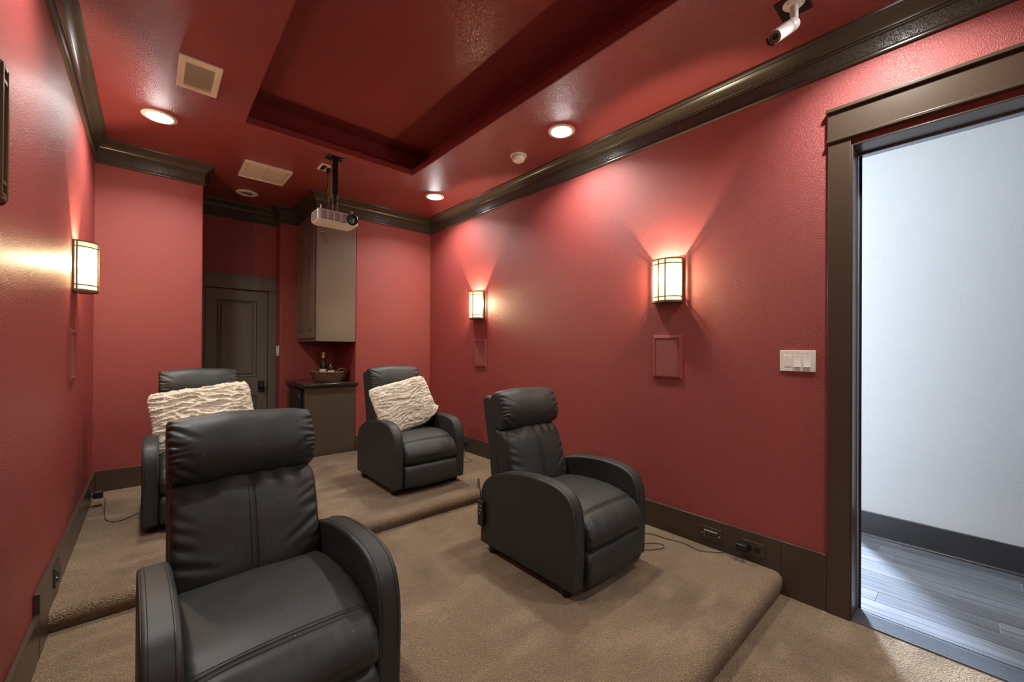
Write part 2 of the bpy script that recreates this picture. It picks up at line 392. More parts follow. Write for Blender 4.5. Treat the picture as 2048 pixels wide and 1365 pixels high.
# ------------------------------------------------------------------ cabinets in the alcove
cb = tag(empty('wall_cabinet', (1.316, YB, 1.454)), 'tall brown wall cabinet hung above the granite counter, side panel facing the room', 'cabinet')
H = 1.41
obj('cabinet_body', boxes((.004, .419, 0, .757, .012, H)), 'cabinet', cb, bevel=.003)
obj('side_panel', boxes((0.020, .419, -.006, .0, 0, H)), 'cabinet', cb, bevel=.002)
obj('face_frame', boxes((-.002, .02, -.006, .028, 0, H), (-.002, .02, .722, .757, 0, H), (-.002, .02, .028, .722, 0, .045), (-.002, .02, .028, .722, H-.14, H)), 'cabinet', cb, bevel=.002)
def cabdoor(y0, y1):
    d = obj('door', boxes((-.021, -.002, y0, y0+.06, .035, H-.15), (-.021, -.002, y1-.06, y1, .035, H-.15), (-.021, -.002, y0+.06, y1-.06, .035, .10), (-.021, -.002, y0+.06, y1-.06, H-.215, H-.15)), 'cabinet', cb, bevel=.0035)
    bm = bmesh.new(); rings = []
    for xx, i in ((-.008, 0), (-.008, .008), (-.018, .035), (-.018, .036)):
        rings.append([bm.verts.new(p) for p in ((xx, y0+.06+i, .10+i), (xx, y1-.06-i, .10+i), (xx, y1-.06-i, H-.215-i), (xx, y0+.06+i, H-.215-i))])
    for a, b in zip(rings, rings[1:]):
        for k in range(4): bm.faces.new((a[k], a[(k+1) % 4], b[(k+1) % 4], b[k]))
    bm.faces.new(rings[-1]); obj('door_panel', bm, 'cabinet', d)
cabdoor(.030, .372); cabdoor(.378, .720)

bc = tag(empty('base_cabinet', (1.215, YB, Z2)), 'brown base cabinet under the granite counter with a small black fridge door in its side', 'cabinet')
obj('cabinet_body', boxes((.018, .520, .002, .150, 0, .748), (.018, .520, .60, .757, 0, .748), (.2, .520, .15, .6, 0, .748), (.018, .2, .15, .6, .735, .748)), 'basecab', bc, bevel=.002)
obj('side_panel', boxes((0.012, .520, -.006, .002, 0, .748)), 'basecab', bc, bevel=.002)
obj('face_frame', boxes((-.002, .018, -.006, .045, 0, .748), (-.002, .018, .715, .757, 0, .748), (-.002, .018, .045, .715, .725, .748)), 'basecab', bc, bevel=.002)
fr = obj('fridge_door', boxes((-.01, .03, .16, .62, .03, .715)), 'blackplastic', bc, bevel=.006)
obj('name_plate', boxes((-.013, -.009, .19, .24, .62, .665)), 'steel', fr)
ct = obj('granite_counter', prism([(1.188, 4.622), (1.20, 4.61), (1.762, 4.61), (1.768, 4.622), (1.768, 4.648), (1.735, 4.652), (1.735, 5.405), (1.188, 5.405)], 'z', .962, 1.0), 'granite', bevel=.010)
tag(ct, 'dark polished granite countertop with a rounded edge holding the bottle basket', 'countertop')

# ------------------------------------------------------------------ basket and bottles
bs = tag(empty('wicker_basket', (1.525, 4.87, 1.0)), 'oval brown wicker basket with two loop handles on the granite counter', 'basket')
bm = bmesh.new(); n = 84
def brad(t): return .68+.32*t**.8
for lev in range(11):
    t = lev/10; pts = []
    for i in range(n):
        a = 2*PI*i/n; wv = .0035*(1 if (i//2+lev) % 2 else -1)
        k = brad(t)
        pts.append(((.205*k+wv)*math.cos(a), (.125*k+wv)*math.sin(a), (.008+.092*t+.014*t*math.cos(a)**2)))
    tube(pts, .0052, 5, bm, closed=True)
obj('woven_side', bm, 'wicker', bs, smooth=True)
bm = bmesh.new()
for i in range(42):
    a = 2*PI*i/42
    tube([(.205*brad(t)*math.cos(a), .125*brad(t)*math.sin(a), .006+.092*t+.016*t*math.cos(a)**2) for t in (0, .5, 1.02)], .003, 5, bm)
obj('upright', bm, 'wicker', bs)['kind'] = 'stuff'
bm = bmesh.new()
for ph in (0, PI):
    tube([((.205+.004*math.cos(i*.9+ph))*math.cos(2*PI*i/n), (.127+.004*math.cos(i*.9+ph))*math.sin(2*PI*i/n), .105+.014*math.cos(2*PI*i/n)**2+.005*math.sin(i*.9+ph)) for i in range(n)], .006, 6, bm, closed=True)
obj('rim', bm, 'wicker', bs, smooth=True)
bm = bmesh.new(); lathe([(.001, .0), (.68, .0), (.70, .006), (.001, .006)], 40, bm, Matrix.Diagonal((.205, .125, 1, 1)))
obj('base', bm, 'wicker', bs)
for sx in (-1, 1):
    bm = bmesh.new()
    for ph in (0, PI):
        tube([(sx*(.10)+.055*math.cos(PI*i/24), -sx*.108+.004*math.cos(i*1.1+ph), .104+.045*math.sin(PI*i/24)+.004*math.sin(i*1.1+ph)) for i in range(25)], .0045, 6, bm)
    obj('handle', bm, 'wicker', bs, smooth=True)
def bottle(loc, label, tall, cap, tilt):
    b = tag(empty('wine_bottle', loc), label, 'bottle', 'wine bottles in the basket')
    s_ = tall/.31; b.rotation_euler = tilt
    pr = [(.001, 0), (.036, 0), (.0375, .004), (.0375, .17), (.036, .185), (.028, .205), (.018, .225), (.0145, .24), (.0138, .30), (.0155, .302), (.0155, .31), (.001, .31)]
    obj('glass_body', lathe([(r, z*s_) for r, z in pr], 28), 'bottle', b, smooth=True, angle=40)
    obj('paper_label', lathe([(.0379, .065*s_), (.0381, .066*s_), (.0381, .130*s_), (.0379, .131*s_)], 28, cap=False), 'label', b, smooth=True)
    obj('capsule', lathe([(.0150, .25*s_), (.0152, .251*s_), (.0145, .30*s_), (.0165, .302*s_), (.0165, .3105*s_), (.001, .312*s_)], 20, cap=False), cap, b, smooth=True, angle=40)
    return b
bottle((1.470, 4.915, 1.008), 'dark wine bottle with pale foil capsule, taller one in the wicker basket', .325, 'capsule', (.02, -.01, 0))
b2 = bottle((1.545, 4.86, 1.008), 'black wine bottle with black capsule and white print, right of the pale-topped one', .285, 'bottle', (-.02, -.03, 0))
bm = bmesh.new(); random.seed(2)
for k in range(9):
    a = -2.35+random.uniform(-.35, .35); z = .165+.012*(k//3)-.008; r = .0378
    tube([(r*math.cos(a), r*math.sin(a), z), (r*math.cos(a+.16), r*math.sin(a+.16), z+random.uniform(-.008, .008))], .0016, 5, bm)
obj('white_print', bm, 'label', b2)

# ------------------------------------------------------------------ recliners
def loft(prof, x0, x1, nx, r, fn=None, sub=6, power=2.0, bm=None):
    """closed (y,z) profile lofted along x, ends rounded by r, fn(x,y,z,s)->(dx,dy,dz)"""
    bm = bm or bmesh.new()
    P = catmull([Vector((a, b)) for a, b in prof], sub, True); n = len(P)
    c = sum(P, Vector((0, 0)))/n
    nr = []
    for i in range(n):
        t = (P[(i+1) % n]-P[i-1]).normalized(); v = Vector((t.y, -t.x))
        if v.dot(P[i]-c) < 0: v = -v
        nr.append(v)
    hw = (x1-x0)/2; xs = []
    for k in range(7): xs.append((x0+r*(1-math.cos(k/6*PI/2)), r*(1-math.sin(k/6*PI/2))))
    m_ = nx
    for k in range(1, m_): xs.append((x0+r+(x1-x0-2*r)*k/m_, 0))
    for k in range(6, -1, -1): xs.append((x1-r*(1-math.cos(k/6*PI/2)), r*(1-math.sin(k/6*PI/2))))
    rings = []
    def addring(x, pts):
        s_ = (x-(x0+x1)/2)/hw; ring = []
        for q, v in pts:
            d = fn(x, q.x, q.y, s_, v) if fn else 0
            ring.append(bm.verts.new((x, q.x+v.x*d, q.y+v.y*d)))
        rings.append(ring)
    for f in (.25, .6, .85):
        addring(x0+.0, [(c+(P[i]-nr[i]*r-c)*f, nr[i]*0) for i in range(n)])
    for x, ins in xs: addring(x, [(P[i]-nr[i]*ins, nr[i]) for i in range(n)])
    for f in (.85, .6, .25):
        addring(x1, [(c+(P[i]-nr[i]*r-c)*f, nr[i]*0) for i in range(n)])
    for a, b in zip(rings, rings[1:]):
        for i in range(n): bm.faces.new((a[i], a[(i+1) % n], b[(i+1) % n], b[i]))
    bm.faces.new(rings[0][::-1]); bm.faces.new(rings[-1])
    return bm
def L(x, y=0): return x-.325
def seg_dist(p, a, b):
    ab = b-a; t = max(0, min(1, (p-a).dot(ab)/ab.dot(ab))); return (p-(a+ab*t)).length, t
random.seed(11)
def creases(seed, z0, z1, count, reach):
    rnd = random.Random(seed); out = []
    for sgn in (-1, 1):
        for k in range(count):
            z = z0+(z1-z0)*(k+rnd.uniform(.2, .8))/count
            l = reach*rnd.uniform(.5, 1.15); dz = rnd.uniform(-.75, -.15)*l
            out.append((Vector((sgn*1.0, z)), Vector((sgn*(1-l/.24), z+dz)), rnd.uniform(.003, .0065), rnd.uniform(.008, .013)))
    return out
def crease_d(cs, s_, z):
    d = 0; p = Vector((s_*.24, z))
    for a, b, dep, wid in cs:
        ds, t = seg_dist(p, Vector((a.x*.24, a.y)), Vector((b.x*.24, b.y)))
        g = math.exp(-(ds/wid)**2); e = math.exp(-((ds-wid*1.9)/(wid*1.1))**2)
        d += (-dep*g+dep*.45*e)*(1-t)**.8
    return d*min(1, max(0, (1-abs(s_))/.07))
def _w(): pass
SEAT = [(.56, .30), (.56, .395), (.50, .425), (.40, .440), (.28, .446), (.16, .440), (.07, .420), (.02, .398), (-.018, .366), (-.040, .320), (-.040, .275), (-.022, .248), (.02, .240), (.30, .245)]
FOOT = [(.03, .233), (.0, .234), (-.026, .216), (-.036, .18), (-.038, .13), (-.034, .085), (-.022, .062), (.0, .055), (.03, .06), (.035, .14)]
BACK = [(.60, .35), (.555, .375), (.527, .42), (.532, .48), (.553, .56), (.578, .64), (.605, .705), (.645, .745), (.69, .755), (.73, .74), (.72, .62), (.69, .5), (.66, .38)]
HEAD = [(.700, .748), (.660, .755), (.628, .785), (.612, .835), (.620, .890), (.645, .945), (.676, .978), (.712, .988), (.748, .975), (.775, .93), (.765, .85), (.745, .78)]
SHELL = [(.735, .925), (.765, .948), (.812, .955), (.848, .938), (.850, .90), (.825, .78), (.790, .62), (.765, .46), (.752, .30), (.70, .27), (.655, .30), (.66, .42), (.69, .60), (.72, .80)]
ARM = [(0, .052), (-.006, .25), (-.006, .36), (.002, .43), (.022, .487), (.056, .526), (.105, .550), (.175, .563), (.28, .567), (.39, .559), (.49, .543), (.575, .519), (.645, .490), (.705, .452), (.742, .405), (.757, .35), (.757, .052)]
def make_recliner(rear=.0):
    root = empty('recliner')
    # all children are built with the origin at the chair's middle on the floor
    def lo(bm): 
        for v in bm.verts: v.co.x -= .325; v.co.y -= .385
        return bm
    for x0, x1 in ((-.004, .079), (.571, .656)):
        P = catmull([Vector(p) for p in ARM[:-1]], 5)+[Vector(ARM[-1])]
        bm = prism([(p.x, p.y) for p in P], 'x', x0, x1)
        arm = obj('armrest', lo(bm), 'leather', root, bevel=.012)
        arm.modifiers['bevel'].segments = 4
        st = bmesh.new(); pts = catmull([Vector((0, *p)) for p in ARM[1:-1]], 6)
        cc = Vector((0, .36, .28))
        for xs in (x0+.016, x1-.016):
            q = [Vector((xs, p.y, p.z)) for p in pts]
            for a, b in zip(q, q[1:]):
                pass
            # dashed seam riding on the band
            acc = 0; dash = []
            out = []
            for i, p in enumerate(q):
                t = (q[min(i+1, len(q)-1)]-q[max(i-1, 0)]).normalized(); nn = Vector((0, -t.z, t.y))
                if nn.dot(p-cc) < 0: nn = -nn
                out.append(p+nn*.0004)
            tube(out, .0011, 5, st)
        o = obj('seam', lo(st), 'thread', arm)
        # side piping
        st = bmesh.new()
        xo = x0+.0035 if x0 < .1 else x1-.0035
        sc = [Vector((xo, cc.y+(p.y-cc.y)*.985, cc.z+(p.z-cc.z)*.985)) for p in pts]
        tube(sc, .0022, 6, st); obj('piping', lo(st), 'leather', arm, smooth=True)
    obj('base_frame', lo(boxes((.076, .574, .05, .735, .075, .235), (.076, .574, .66, .74, .075, .36))), 'leather2', root, bevel=.006)
    def seatfn(x, y, z, s_, v):
        d = .012*(1-s_*s_)*(1 if z > .3 else .4) - .004
        if z > .33: d += -.004*math.exp(-((z-.405)/.006)**2)*(1 if y < .12 else 0)
        d += .004*noise.noise(Vector((x*9, y*9, z*9)))
        if y < .06 and z < .40: d += .0035*noise.noise(Vector((x*38, 0, z*7)))*max(0, (z-.25)/.15)*math.exp(-((z-.36)/.05)**2)
        d += .0025*math.sin(z*150+y*60)*max(0, (abs(s_)-.86)/.14)
        return d
    seat = obj('seat', lo(loft(SEAT, .080, .570, 40, .030, seatfn)), 'leather', root, smooth=True)
    st = bmesh.new()
    for off in (.0, .010):
        tube([(x, .048-off, .4135-off*.45+0.0010+.012*(1-((x-.325)/.245)**2)) for x in [.095+.460*i/24 for i in range(25)]], .0013, 5, st)
    obj('seam', lo(st), 'thread', seat)
    def footfn(x, y, z, s_, v):
        return .006*(1-s_*s_)+.003*noise.noise(Vector((x*8, y*8, z*10)))+.002*math.sin(z*170)*max(0, (abs(s_)-.88)/.12)
    obj('footrest', lo(loft(FOOT, .080, .570, 30, .022, footfn)), 'leather', root, smooth=True)
    cs = creases(5, .47, .74, 5, .14)
    def backfn(x, y, z, s_, v):
        if v.x > .25: return 0
        d = .030*(1-abs(s_)**2.2)-.006
        d += crease_d(cs, s_, z)
        d -= .003*math.exp(-(s_/.045)**2)
        d += .006*noise.noise(Vector((x*7, z*7, 3.3)))
        d += .004*math.sin(s_*17+5*noise.noise(Vector((x*5, z*9, 1))))*math.exp(-((z-.735)/.03)**2)
        return d
    back = obj('backrest', lo(loft(BACK, .080, .570, 90, .022, backfn, sub=12)), 'leather', root, smooth=True)
    st = bmesh.new()
    zz = [.44+.28*i/18 for i in range(19)]
    def ysurf(z):
        pts = [(.527, .42), (.532, .48), (.553, .56), (.578, .64), (.605, .705), (.625, .728)]
        for a, b in zip(pts, pts[1:]):
            if a[1] <= z <= b[1]: return a[0]+(b[0]-a[0])*(z-a[1])/(b[1]-a[1])
        return .625
    for off in (-.010, .0, .010):
        dep = .030-.006-.003*math.exp(-((off/.242)/.045)**2)
        if off == 0: continue
        tube([(.325+off, ysurf(z)-dep*.93-.0035, z+dep*.30) for z in zz], .0011, 5, st)
    obj('seam', lo(st), 'thread', back)
    rnd = random.Random(3); ph = [rnd.uniform(0, 6) for _ in range(4)]
    ch = creases(9, .79, .98, 5, .10)
    def headfn(x, y, z, s_, v):
        e = max(0, (abs(s_)-.60)/.40)
        if v.x > .5: return 0
        d = .020*(1-abs(s_)**3)-.004
        d += .0055*math.sin(z*210+y*120+ph[0]+6*noise.noise(Vector((x*12, z*14, 2))))*e*e*e
        d += crease_d(ch, s_, z)*1.0
        d += .005*noise.noise(Vector((x*9, y*9, z*9)))
        return d
    obj('headrest', lo(loft(HEAD, .075, .570, 90, .016, headfn, sub=12)), 'leather', root, smooth=True)
    obj('back_shell', lo(loft(SHELL, .078, .572, 16, .020, None, sub=5)), 'leather', root, smooth=True)
    for fx, fy in ((.045, .085), (.605, .085), (.045, .68), (.605, .68)):
        bm = lathe([(.001, 0), (.026, 0), (.030, .006), (.034, .052), (.001, .052)], 20, mtx=Matrix.Translation((fx, fy, 0)))
        obj('foot', lo(bm), 'blackplastic', root, smooth=True, angle=40)
    return root
rc = make_recliner()
spots = [(1.882, 1.668, Z1, 0, 'black leather recliner on the middle carpet level beside the right wall, remote hanging on it'),
         (.301, 1.662, Z1, .028, 'black leather recliner nearest the viewer at left, dust specks on its seat and back'),
         (1.742, 3.352, Z2, 0, 'black leather recliner by the base cabinet on the rear platform, fur cushion tilted in it'),
         (.287, 3.745, Z2, -.005, 'black leather recliner at the rear left corner, mostly hidden behind the nearest recliner')]
for i, (x, y, z, rz, lab) in enumerate(spots):
    o = rc if i == 0 else copy_tree(rc)
    o.location = (x, y, z); o.rotation_euler = (0, 0, rz)
    tag(o, lab, 'armchair', 'black leather recliners')

ra = [o for o in D.objects if o.get('label', '').startswith('black leather recliner nearest')][0]
rnd = random.Random(8); db = bmesh.new()
for ch in ra.children:
    if ch.name.split('.')[0] not in ('seat', 'backrest', 'headrest'): continue
    vs_ = [v.co.copy() for v in ch.data.vertices if v.co.y < .25 and abs(v.co.x) < .21 and v.normal.y*-.6+v.normal.z*.6 > .4]
    for p in rnd.sample(vs_, 34 if ch.name.startswith('seat') else 16):
        bmesh.ops.create_icosphere(db, subdivisions=1, radius=rnd.choice((.0006, .0008, .0011)), matrix=Matrix.Translation(p))
du = obj('dust_specks', db, 'white', ra); du['kind'] = 'stuff'
# hand control hanging on the right recliner
rm = tag(empty('hand_control', (1.538, 2.01, .335)), 'small black wired hand control hanging on the side of the right recliner', 'remote')
hb = obj('housing', boxes((-.012, .010, -.026, .026, -.05, .105)), 'blackplastic', rm, bevel=.006)
bm = bmesh.new()
for k, (yy, zz) in enumerate(((-.010, .075), (.010, .075), (-.010, .052), (.010, .052), (0, .03))):
    box(bm, -.0135, -.011, yy-.005, yy+.005, zz-.005, zz+.005)
bm2 = bm; o = obj('button', bm2, 'cordgrey', hb); 
obj('cord', tube(catmull([(0, 0, .105), (-.002, .01, .16), (.004, .028, .215), (.012, .05, .225), (.020, .062, .16)], 8), .0028, 8), 'cord', rm, smooth=True)

# ------------------------------------------------------------------ fur cushions
def cushion(name, label, cx, cy, cz, W_, H_, T_, tilt, roll, yaw, seed, drop=None):
    bm = bmesh.new(); N = 150
    def surf(u, v, side):
        pu = math.copysign(abs(u)**.9, u)
        fx = u*(1-.05*(1-abs(v)**2)); fz = v*(1-.06*(1-abs(u)**2))
        th = max(0, (1-abs(u)**3.0))**.55*max(0, (1-abs(v)**3.0))**.55
        cr = 1-.10*(abs(u)*abs(v))**5
        x, z = fx*W_/2*cr, fz*H_/2*cr
        y = -side*T_/2*th
        q = Vector((u*1.5+seed, v*1.2, seed*1.7))
        wu = u*2.0+.55*noise.noise(q*1.1); wv = v*6.2+.9*noise.noise(q*1.3)+.8*u*math.sin(seed)
        rd = 1-abs(noise.noise(Vector((wu*1.5, wv*1.25, seed))))*2.6
        rd2 = 1-abs(noise.noise(Vector((wu*2.6+9, wv*2.1, seed+4))))*2.4
        fade = min(1, th*1.6)
        d = (.016*max(rd, -.3)+.007*rd2)*fade
        d += .0030*noise.noise(Vector((x*120, z*120, side*5+seed)))+.0018*noise.noise(Vector((x*310, z*310, side*5+seed)))
        y -= side*d
        x += .004*noise.noise(Vector((u*30, v*30, seed)))+.006*noise.noise(Vector((v*9, seed, 2)))*abs(u)**4
        z += .005*noise.noise(Vector((u*26, v*26, seed+9)))+.007*noise.noise(Vector((u*9, seed, 7)))*abs(v)**4
        if drop: 
            x, y, z = drop(u, v, x, y, z)
        return (x, y, z)
    grids = []
    for side in (1, -1):
        g = [[None]*(N+1) for _ in range(N+1)]
        for i in range(N+1):
            for j in range(N+1):
                u, v = 2*i/N-1, 2*j/N-1
                u = math.sin(u*PI/2)*.35+u*.65; v = math.sin(v*PI/2)*.35+v*.65
                if side == -1 and (i in (0, N) or j in (0, N)): g[i][j] = grids[0][i][j]
                else: g[i][j] = bm.verts.new(surf(u, v, side))
        grids.append(g)
        for i in range(N):
            for j in range(N):
                f = (g[i][j], g[i+1][j], g[i+1][j+1], g[i][j+1])
                bm.faces.new(f if side == 1 else f[::-1])
    o = obj(name, bm, 'fur', smooth=True)
    o.matrix_world = Matrix.Translation((cx, cy, cz)) @ Matrix.Rotation(yaw, 4, 'Z') @ Matrix.Rotation(tilt, 4, 'X') @ Matrix.Rotation(roll, 4, 'Y')
    tag(o, label, 'cushion', 'ruched fur cushions')
    return o
def crumple(u, v, x, y, z):
    e = max(0, u-.2)*max(0, -v-.0)        # lower right corner folds forward and up over the arm
    return x-.02*e+.03*e*e, y-.05*e+.04*math.sin(6*(u-v))*e, z+.17*e*e
cushion('fur_cushion', 'ruched cream fur cushion tilted in the rear right recliner, one corner on the armrest', 1.728, 3.405, .872, .60, .475, .15, -.42, -.20, 0, 3.1, crumple)
cushion('fur_cushion', 'ruched cream fur cushion leaning upright in the rear left recliner', .306, 3.805, .872, .65, .475, .15, -.40, -.125, 0, 7.7)

# ------------------------------------------------------------------ wall sconces
def sconce(side, yc, label, lit=True):
    s_ = empty('wall_sconce', (XR if side > 0 else XL, yc, 1.862), PI/2 if side > 0 else -PI/2)
    # local: y negative = away from wall? build with +x along the wall, -y into... (rotated so local +y points into the room)
    hw, pr, hh = .101, .100, .147
    def arc(k, r=1.0, y0=.010):
        a = PI*k; return (-hw*r*math.cos(a), y0+(pr-y0)*r*math.sin(a)**.85)
    obj('back_plate', boxes((-hw-.003, hw+.003, 0, .010, -hh-.002, hh+.002)), 'bronze', s_, bevel=.002)
    bm = bmesh.new(); n = 30; g = []
    for i in range(n+1):
        x, y = arc(i/n, .985); g.append([bm.verts.new((x, y, z)) for z in (-hh+.004, hh-.004)])
    for a, b in zip(g, g[1:]): bm.faces.new((a[0], b[0], b[1], a[1]))
    obj('glass_shade', bm, 'glow' if lit else 'dullglass', s_, smooth=True)
    # closed underside
    bm = bmesh.new(); top = [bm.verts.new((*arc(i/n, .99), -hh+.003)) for i in range(n+1)]; bot = [bm.verts.new((*arc(i/n, .99), -hh-.001)) for i in range(n+1)]
    bm.faces.new(top); bm.faces.new(bot[::-1])
    for i in range(n): bm.faces.new((top[i], top[i+1], bot[i+1], bot[i]))
    obj('bottom_plate', bm, 'bronze', s_)
    def ring(z, h):
        bm = bmesh.new(); A = []
        for i in range(n+1):
            x, y = arc(i/n, 1.0); x2, y2 = arc(i/n, 1.035)
            A.append([bm.verts.new(p) for p in ((x, y, z-h/2), (x2, y2, z-h/2), (x2, y2, z+h/2), (x, y, z+h/2))])
        for a, b in zip(A, A[1:]):
            for k in range(4): bm.faces.new((a[k], a[(k+1) % 4], b[(k+1) % 4], b[k]))
        obj('band', bm, 'bronze', s_)
    for z, h in ((hh-.002, .010), (hh-.034, .008), (-hh+.034, .008), (-hh+.003, .014)): ring(z, h)
    for k in (.02, .42, .57, .98):
        x, y = arc(k, 1.018)
        obj('bar', boxes((x-.004, x+.004, y-.004, y+.004, -hh, hh)), 'bronze', s_, bevel=.001)
    tag(s_, label, 'wall lamp', 'half-round wall sconces')
    if not lit: return s_
    l = D.lights.new('sconce_bulb', 'POINT'); l.energy = P_SCONCE; l.color = (1, .83, .60); l.shadow_soft_size = .012
    lo_ = D.objects.new('sconce_bulb', l); C.objects.link(lo_); lo_.parent = s_; lo_.location = (0, .062, .02)
    return s_
sconce(1, 1.393, 'lit half-round bronze sconce on the right wall nearest the doorway')
sconce(1, 3.60, 'lit half-round bronze sconce on the right wall in the far corner')
sconce(-1, 3.568, 'lit half-round bronze sconce on the left wall near the back corner')
sconce(-1, 1.432, 'dull half-round bronze sconce cut off by the left edge of the picture', False)

# in-wall speakers
def speaker(x, yc, z0, z1, label, sgn):
    s_ = empty('wall_speaker', (x, yc, (z0+z1)/2), PI/2 if sgn > 0 else -PI/2)
    h, w_ = (z1-z0)/2, .108
    bm = bmesh.new(); rings = []
    for i, y in ((0, 0), (.003, .010), (.020, .016), (.022, .010), (.022, 0)):
        rings.append([bm.verts.new(p) for p in ((-w_+i, y, -h+i), (w_-i, y, -h+i), (w_-i, y, h-i), (-w_+i, y, h-i))])
    for a, b in zip(rings, rings[1:]):
        for k in range(4): bm.faces.new((a[k], a[(k+1) % 4], b[(k+1) % 4], b[k]))
    obj('frame', bm, 'redframe', s_)
    obj('grille', boxes((-w_+.022, w_-.022, 0, .012, -h+.022, h-.022)), 'redplastic', s_, bevel=.002)
    tag(s_, label, 'speaker', 'red painted wall speakers')
speaker(XR, 1.40, 1.183, 1.488, 'rectangular in-wall speaker painted red, below the sconce nearest the doorway', 1)
speaker(XR, 3.555, 1.180, 1.485, 'rectangular in-wall speaker painted red, below the far corner sconce on the right wall', 1)
speaker(XL, 3.44, 1.186, 1.485, 'rectangular in-wall speaker painted red on the left wall', -1)

# ------------------------------------------------------------------ ceiling fittings
def downlight(x, y, label, lit=True, first=None):
    c = empty('ceiling_light', (x, y, ZT))
    obj('trim_ring', lathe([(.074, -.001), (.078, -.007), (.096, -.007), (.102, -.003), (.102, .002), (.074, .002)], 40, cap=False), 'ivory', c, smooth=True, angle=35)
    if lit:
        obj('reflector', lathe([(.0745, -.003), (.066, -.001), (.060, -.002)], 40, cap=False), 'reflector', c, smooth=True)
        obj('lamp_face', lathe([(.0735, -.004), (.064, -.010), (.048, -.015), (.025, -.018), (.0001, -.019)], 32, cap=False), 'lens', c, smooth=True)
        l = D.lights.new('lamp_light', 'AREA'); l.shape = 'DISK'; l.size = .10; l.energy = P_DOWN; l.color = (1, .965, .91); l.spread = math.radians(138)
        lo_ = D.objects.new('lamp_light', l); C.objects.link(lo_); lo_.parent = c; lo_.location = (0, 0, -.0215)
    else:
        obj('gimbal_ring', lathe([(.075, -.002), (.070, -.006), (.054, -.006), (.052, -.001)], 40, cap=False), 'ivory', c, smooth=True, angle=35)
        obj('shadow_gap', lathe([(.075, .0005), (.0001, .0005)], 32, cap=False), 'slot', c)
        obj('lamp_face', lathe([(.052, -.004), (.02, -.012), (.0001, -.014)], 32, cap=False, mtx=Matrix.Rotation(.12, 4, 'Y')), 'grey', c, smooth=True)
    return tag(c, label, 'ceiling light', 'round recessed ceiling lights')
downlight(*DOWN[0], 'lit round recessed ceiling light left, near the slatted vent')
downlight(*DOWN[1], 'lit round recessed ceiling light at the far right corner of the room')
downlight(*DOWN[2], 'lit round recessed ceiling light near the smoke detector')
for k, lb_ in zip(range(3, 7), ('between the tray and the cut-off left sconce', 'over the doorway casing', 'behind the viewer at the left', 'behind the viewer at the right')):
    downlight(*DOWN[k], 'lit round recessed ceiling light ' + lb_)
downlight(.752, 5.16, 'unlit round ceiling light with a grey eyeball in the dark alcove', False)

v1 = tag(empty('ceiling_vent', (.205, 3.135, ZT)), 'square cream ceiling grille with fine slats, near the left ceiling light', 'vent')
hx, hy = .103, .185
obj('frame', boxes((-hx, -hx+.034, -hy, hy, -.010, 0), (hx-.034, hx, -hy, hy, -.010, 0), (-hx+.034, hx-.034, -hy, -hy+.055, -.010, 0), (-hx+.034, hx-.034, hy-.045, hy, -.010, 0)), 'almond', v1, bevel=.002)
obj('backing', boxes((-hx+.03, hx-.03, -hy+.05, hy-.04, -.002, 0)), 'ventback', v1)
sl = None
for k in range(17):
    y = -hy+.063+k*(2*hy-.112)/16.6
    if sl is None: 
        bm = boxes((-hx+.033, hx-.033, -.0066, .0066, -.0085, -.0068))
        for v in bm.verts: v.co.z += v.co.y*.30
        sl = obj('slat', bm, 'louvre', v1); o = sl
    else: o = sl.copy(); C.objects.link(o)
    o.parent = v1; o.location = (0, y, 0)
v2 = tag(empty('ceiling_vent', (.793, 4.435, ZT)), 'rectangular cream ceiling register with two plain panels, beyond the projector', 'vent')
hx, hy = .190, .205
obj('frame', boxes((-hx, -hx+.018, -hy, hy, -.022, 0), (hx-.018, hx, -hy, hy, -.022, 0), (-hx+.018, hx-.018, -hy, -hy+.022, -.022, 0), (-hx+.018, hx-.018, hy-.022, hy, -.022, 0)), 'almond', v2, bevel=.003)
obj('face_plate', boxes((-hx+.02, hx-.02, -hy+.022, hy-.022, -.012, -.002)), 'louvre', v2)
obj('panel', boxes((-hx+.048, -.012, -hy+.045, hy-.03, -.019, -.012)), 'almond', v2, bevel=.002)
obj('panel', boxes((.012, hx-.048, -hy+.045, hy-.03, -.019, -.012)), 'almond', v2, bevel=.002)

sd = tag(empty('smoke_detector', (2.345, 2.572, ZT)), 'small round ivory smoke detector on the ceiling between two lights', 'smoke detector')
obj('base_plate', lathe([(.072, 0), (.072, -.005), (.066, -.010), (.053, -.011)], 40, cap=False), 'ivory', sd, smooth=True, angle=35)
obj('housing', lathe([(.054, -.009), (.055, -.030), (.050, -.043), (.034, -.051), (.0001, -.053)], 40, cap=False), 'ivory', sd, smooth=True, angle=50)
obj('groove', lathe([(.056, -.0095), (.0565, -.0125), (.0545, -.013)], 40, cap=False), 'slot', sd)
obj('test_button', lathe([(.012, -.052), (.012, -.055), (.0001, -.056)], 20, cap=False, mtx=Matrix.Translation((.01, 0, 0))), 'white', sd, smooth=True, angle=40)

